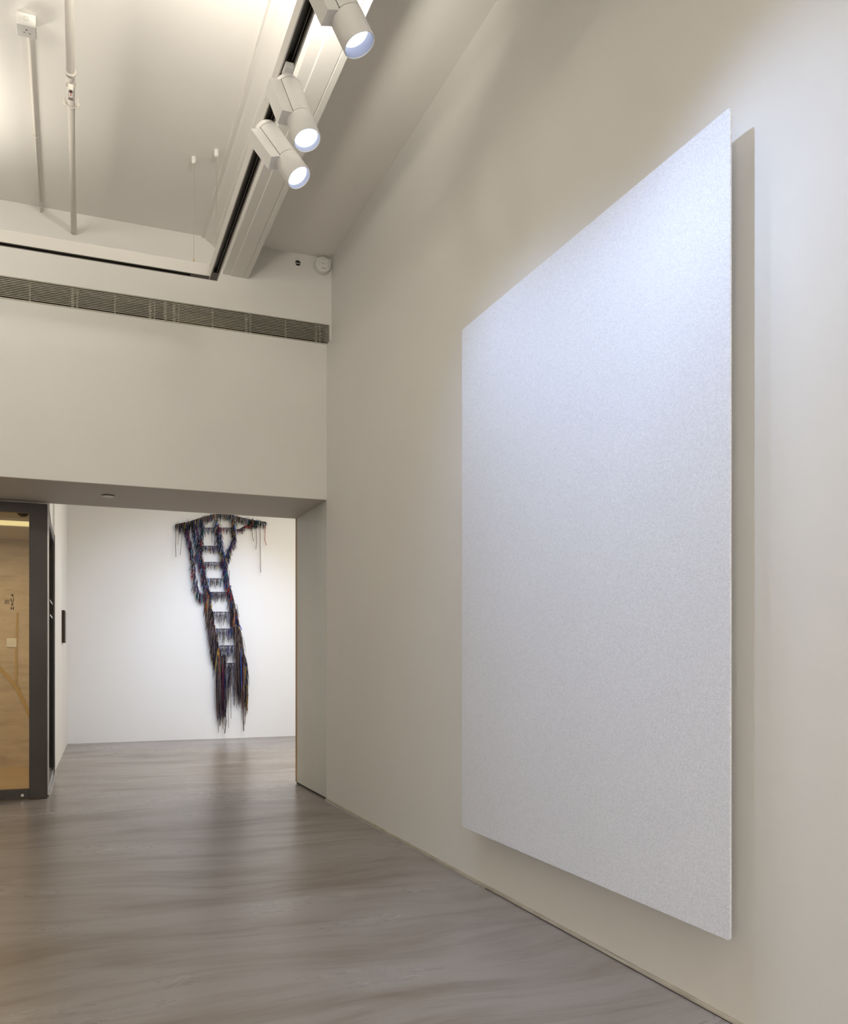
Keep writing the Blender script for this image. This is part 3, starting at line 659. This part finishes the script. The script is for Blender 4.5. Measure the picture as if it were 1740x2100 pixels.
# uprights
def upright(P, cnt, ln, sp, pal, r=.0042, off=.06, jitter=5, lean=-1.0):
    return fringe('upright', P, cnt, ln, sp, pal, off, r, jitter, True, lean)
upright([(382, 1074), (387, 1096), (392, 1120), (397, 1150), (399, 1175), (403, 1200), (411, 1222)], 300, (8, 22), 2.4, UP, lean=-1.5, jitter=4)
upright([(402, 1078), (404, 1098), (408, 1120), (412, 1142), (418, 1165), (422, 1190), (427, 1220)], 470, (8, 24), 2.8, UP, jitter=6)
upright([(415, 1062), (416, 1085), (413, 1105), (411, 1128), (401, 1140)], 150, (7, 20), 3.4, UP, jitter=5)
upright([(444, 1066), (450, 1090), (453, 1115), (459, 1140), (463, 1165), (467, 1190), (473, 1215), (476, 1235)], 520, (8, 24), 2.8, UP+[SKY, NAVY], jitter=6, lean=-.5)
upright([(480, 1060), (480, 1080), (481, 1098), (476, 1116), (469, 1128), (465, 1145)], 220, (7, 20), 3.2, UP+[SKY, RED, BLUE], jitter=4.5, lean=0)
upright([(411, 1221), (417, 1218), (426, 1224)], 45, (6, 20), 2.2, UP, jitter=3)
upright([(427, 1218), (432, 1245), (436, 1275), (441, 1305), (449, 1335), (455, 1362)], 560, (22, 58), 2.5, LOW+[NAVY, TAUPE], jitter=6, lean=-2.5, r=.0046)
upright([(475, 1222), (479, 1245), (485, 1268), (490, 1300), (494, 1330), (498, 1355)], 600, (24, 66), 2.8, LOW, jitter=7, lean=2.5, r=.0046)
# rungs: a row of cords hung across between the uprights
for x0, x1, y, n, ln in ((418, 480, 1083.5, 75, (5, 15)), (414, 455, 1121, 60, (8, 19)), (418, 460, 1154, 55, (7, 18)), (424, 464, 1187.5, 50, (7, 22)),
                         (428, 470, 1215.5, 75, (8, 24)), (436, 474, 1256, 46, (10, 32)), (443, 479, 1290.5, 48, (10, 36)), (451, 485, 1325, 50, (14, 38)), (458, 485, 1361, 44, (25, 95))):
    b = MB(); b.tube([at(x0, y, 1, BW-.05), at((x0+x1)/2, y+.8, 1, BW-.05), at(x1, y, 1, BW-.05)], .0022, 6, True, GRY)
    for i in range(n):
        x = x0+(x1-x0)*(i+random.random())/n
        strand(b, x, y-1.2, random.gauss(-.3, 1.8), random.uniform(*ln), random.uniform(.03, .08), RG if y > 1200 else RG+UP, .0023*random.uniform(.7, 1.3))
    for i in range(int(n*.5)):
        x = x0+(x1-x0)*(i+.5)/(n*.5); strand(b, x, y-1.8, 0, 2.6, .055, RG, .0026)
    b.build('rung', M['strand'], la)
# long tassels at the foot
def tassel(x0, x1, y0, y1, e0, e1, cnt, pal, lean=0, r=.0045, edge=None):
    b = MB()
    cnt = int(cnt*1.3); r *= .68
    for i in range(cnt):
        t = (i+random.random())/cnt; x = x0+(x1-x0)*t
        ys = random.uniform(y0, y1) if edge is None else edge[0]+(edge[1]-edge[0])*t+random.uniform(-6, 26); ye = e0+(e1-e0)*abs(random.gauss(0, .42))
        strand(b, x, ys, lean*(ye-ys)/100+random.gauss(0, .8), ye-ys, random.uniform(.03, .11), pal, r*random.uniform(.6, 1.3), 1.2)
    return b.build('tassel', M['strand'], la)
tassel(444, 464, 1340, 1378, 1440, 1482, 210, LOW, .5)
tassel(452, 462, 1345, 1380, 1455, 1478, 110, [BLK, BLK, NAVY, MAR, TAUPE], .5)
tassel(484, 507, 1300, 1350, 1405, 1450, 240, LOW, 1.5, edge=(1290, 1362))
tassel(496, 508, 1310, 1370, 1430, 1474, 90, LOW+[BLK, BLK], 0, edge=(1330, 1385))
# single long cords
b_ = None
def cord(P, c, r=.0036):
    b = MB(); b.tube([at(x, y, 1, BW-.04-.01*i) for i, (x, y) in enumerate(P)], r, 6, True, c); b.build('loose_cord', M['strand'], la)
cord([(360, 1076), (361, 1100), (360, 1120), (361, 1142)], (.06, .07, .11))
cord([(364, 1076), (366, 1090), (366, 1108), (364, 1117)], TAN)
cord([(373, 1078), (373, 1100), (370, 1138)], GRY)
cord([(517, 1080), (517.5, 1098), (519, 1106), (521, 1110)], (.05, .06, .09))
cord([(525, 1078), (526, 1100), (526.5, 1112), (525, 1126)], (.16, .10, .12), .0042)
cord([(533, 1073), (534, 1100), (534, 1140), (535, 1174)], (.17, .16, .16), .0042)
cord([(544, 1071), (544, 1090), (543.5, 1108), (547, 1118)], (.40, .10, .10), .0045)
cord([(434, 1090), (435, 1112)], GRY); cord([(441, 1085), (440, 1118)], NAVY)
cord([(452, 1440), (453, 1465), (451, 1488)], (.02, .03, .05), .0055)
cord([(462, 1440), (464, 1480), (461, 1504)], (.02, .03, .05), .0055)
cord([(447, 1450), (449, 1480), (448, 1503)], TAUPE); cord([(458, 1450), (458, 1485), (459, 1497)], TAN)
cord([(469, 1400), (468, 1440), (469, 1493)], TAUPE, .003); cord([(473, 1380), (474, 1440), (474, 1473)], MAUVE, .003)
cord([(499, 1420), (499, 1460), (500, 1499)], (.04, .035, .05), .0055); cord([(505, 1420), (504, 1450), (502, 1486)], TAUPE, .0045)
cord([(480, 1400), (481, 1448)], CHAR, .004); cord([(487, 1400), (489, 1447)], TAUPE)
cord([(438, 1274), (434, 1283), (428, 1289)], WHT, .004)
cord([(436, 1284), (440, 1282), (443, 1286), (440, 1291), (438, 1287)], YEL, .004)
cord([(486, 1268), (489, 1277), (493, 1285), (496, 1292)], (.06, .08, .35), .006)
cord([(498, 1355), (500, 1370), (500, 1400)], (.05, .16, .40), .006)
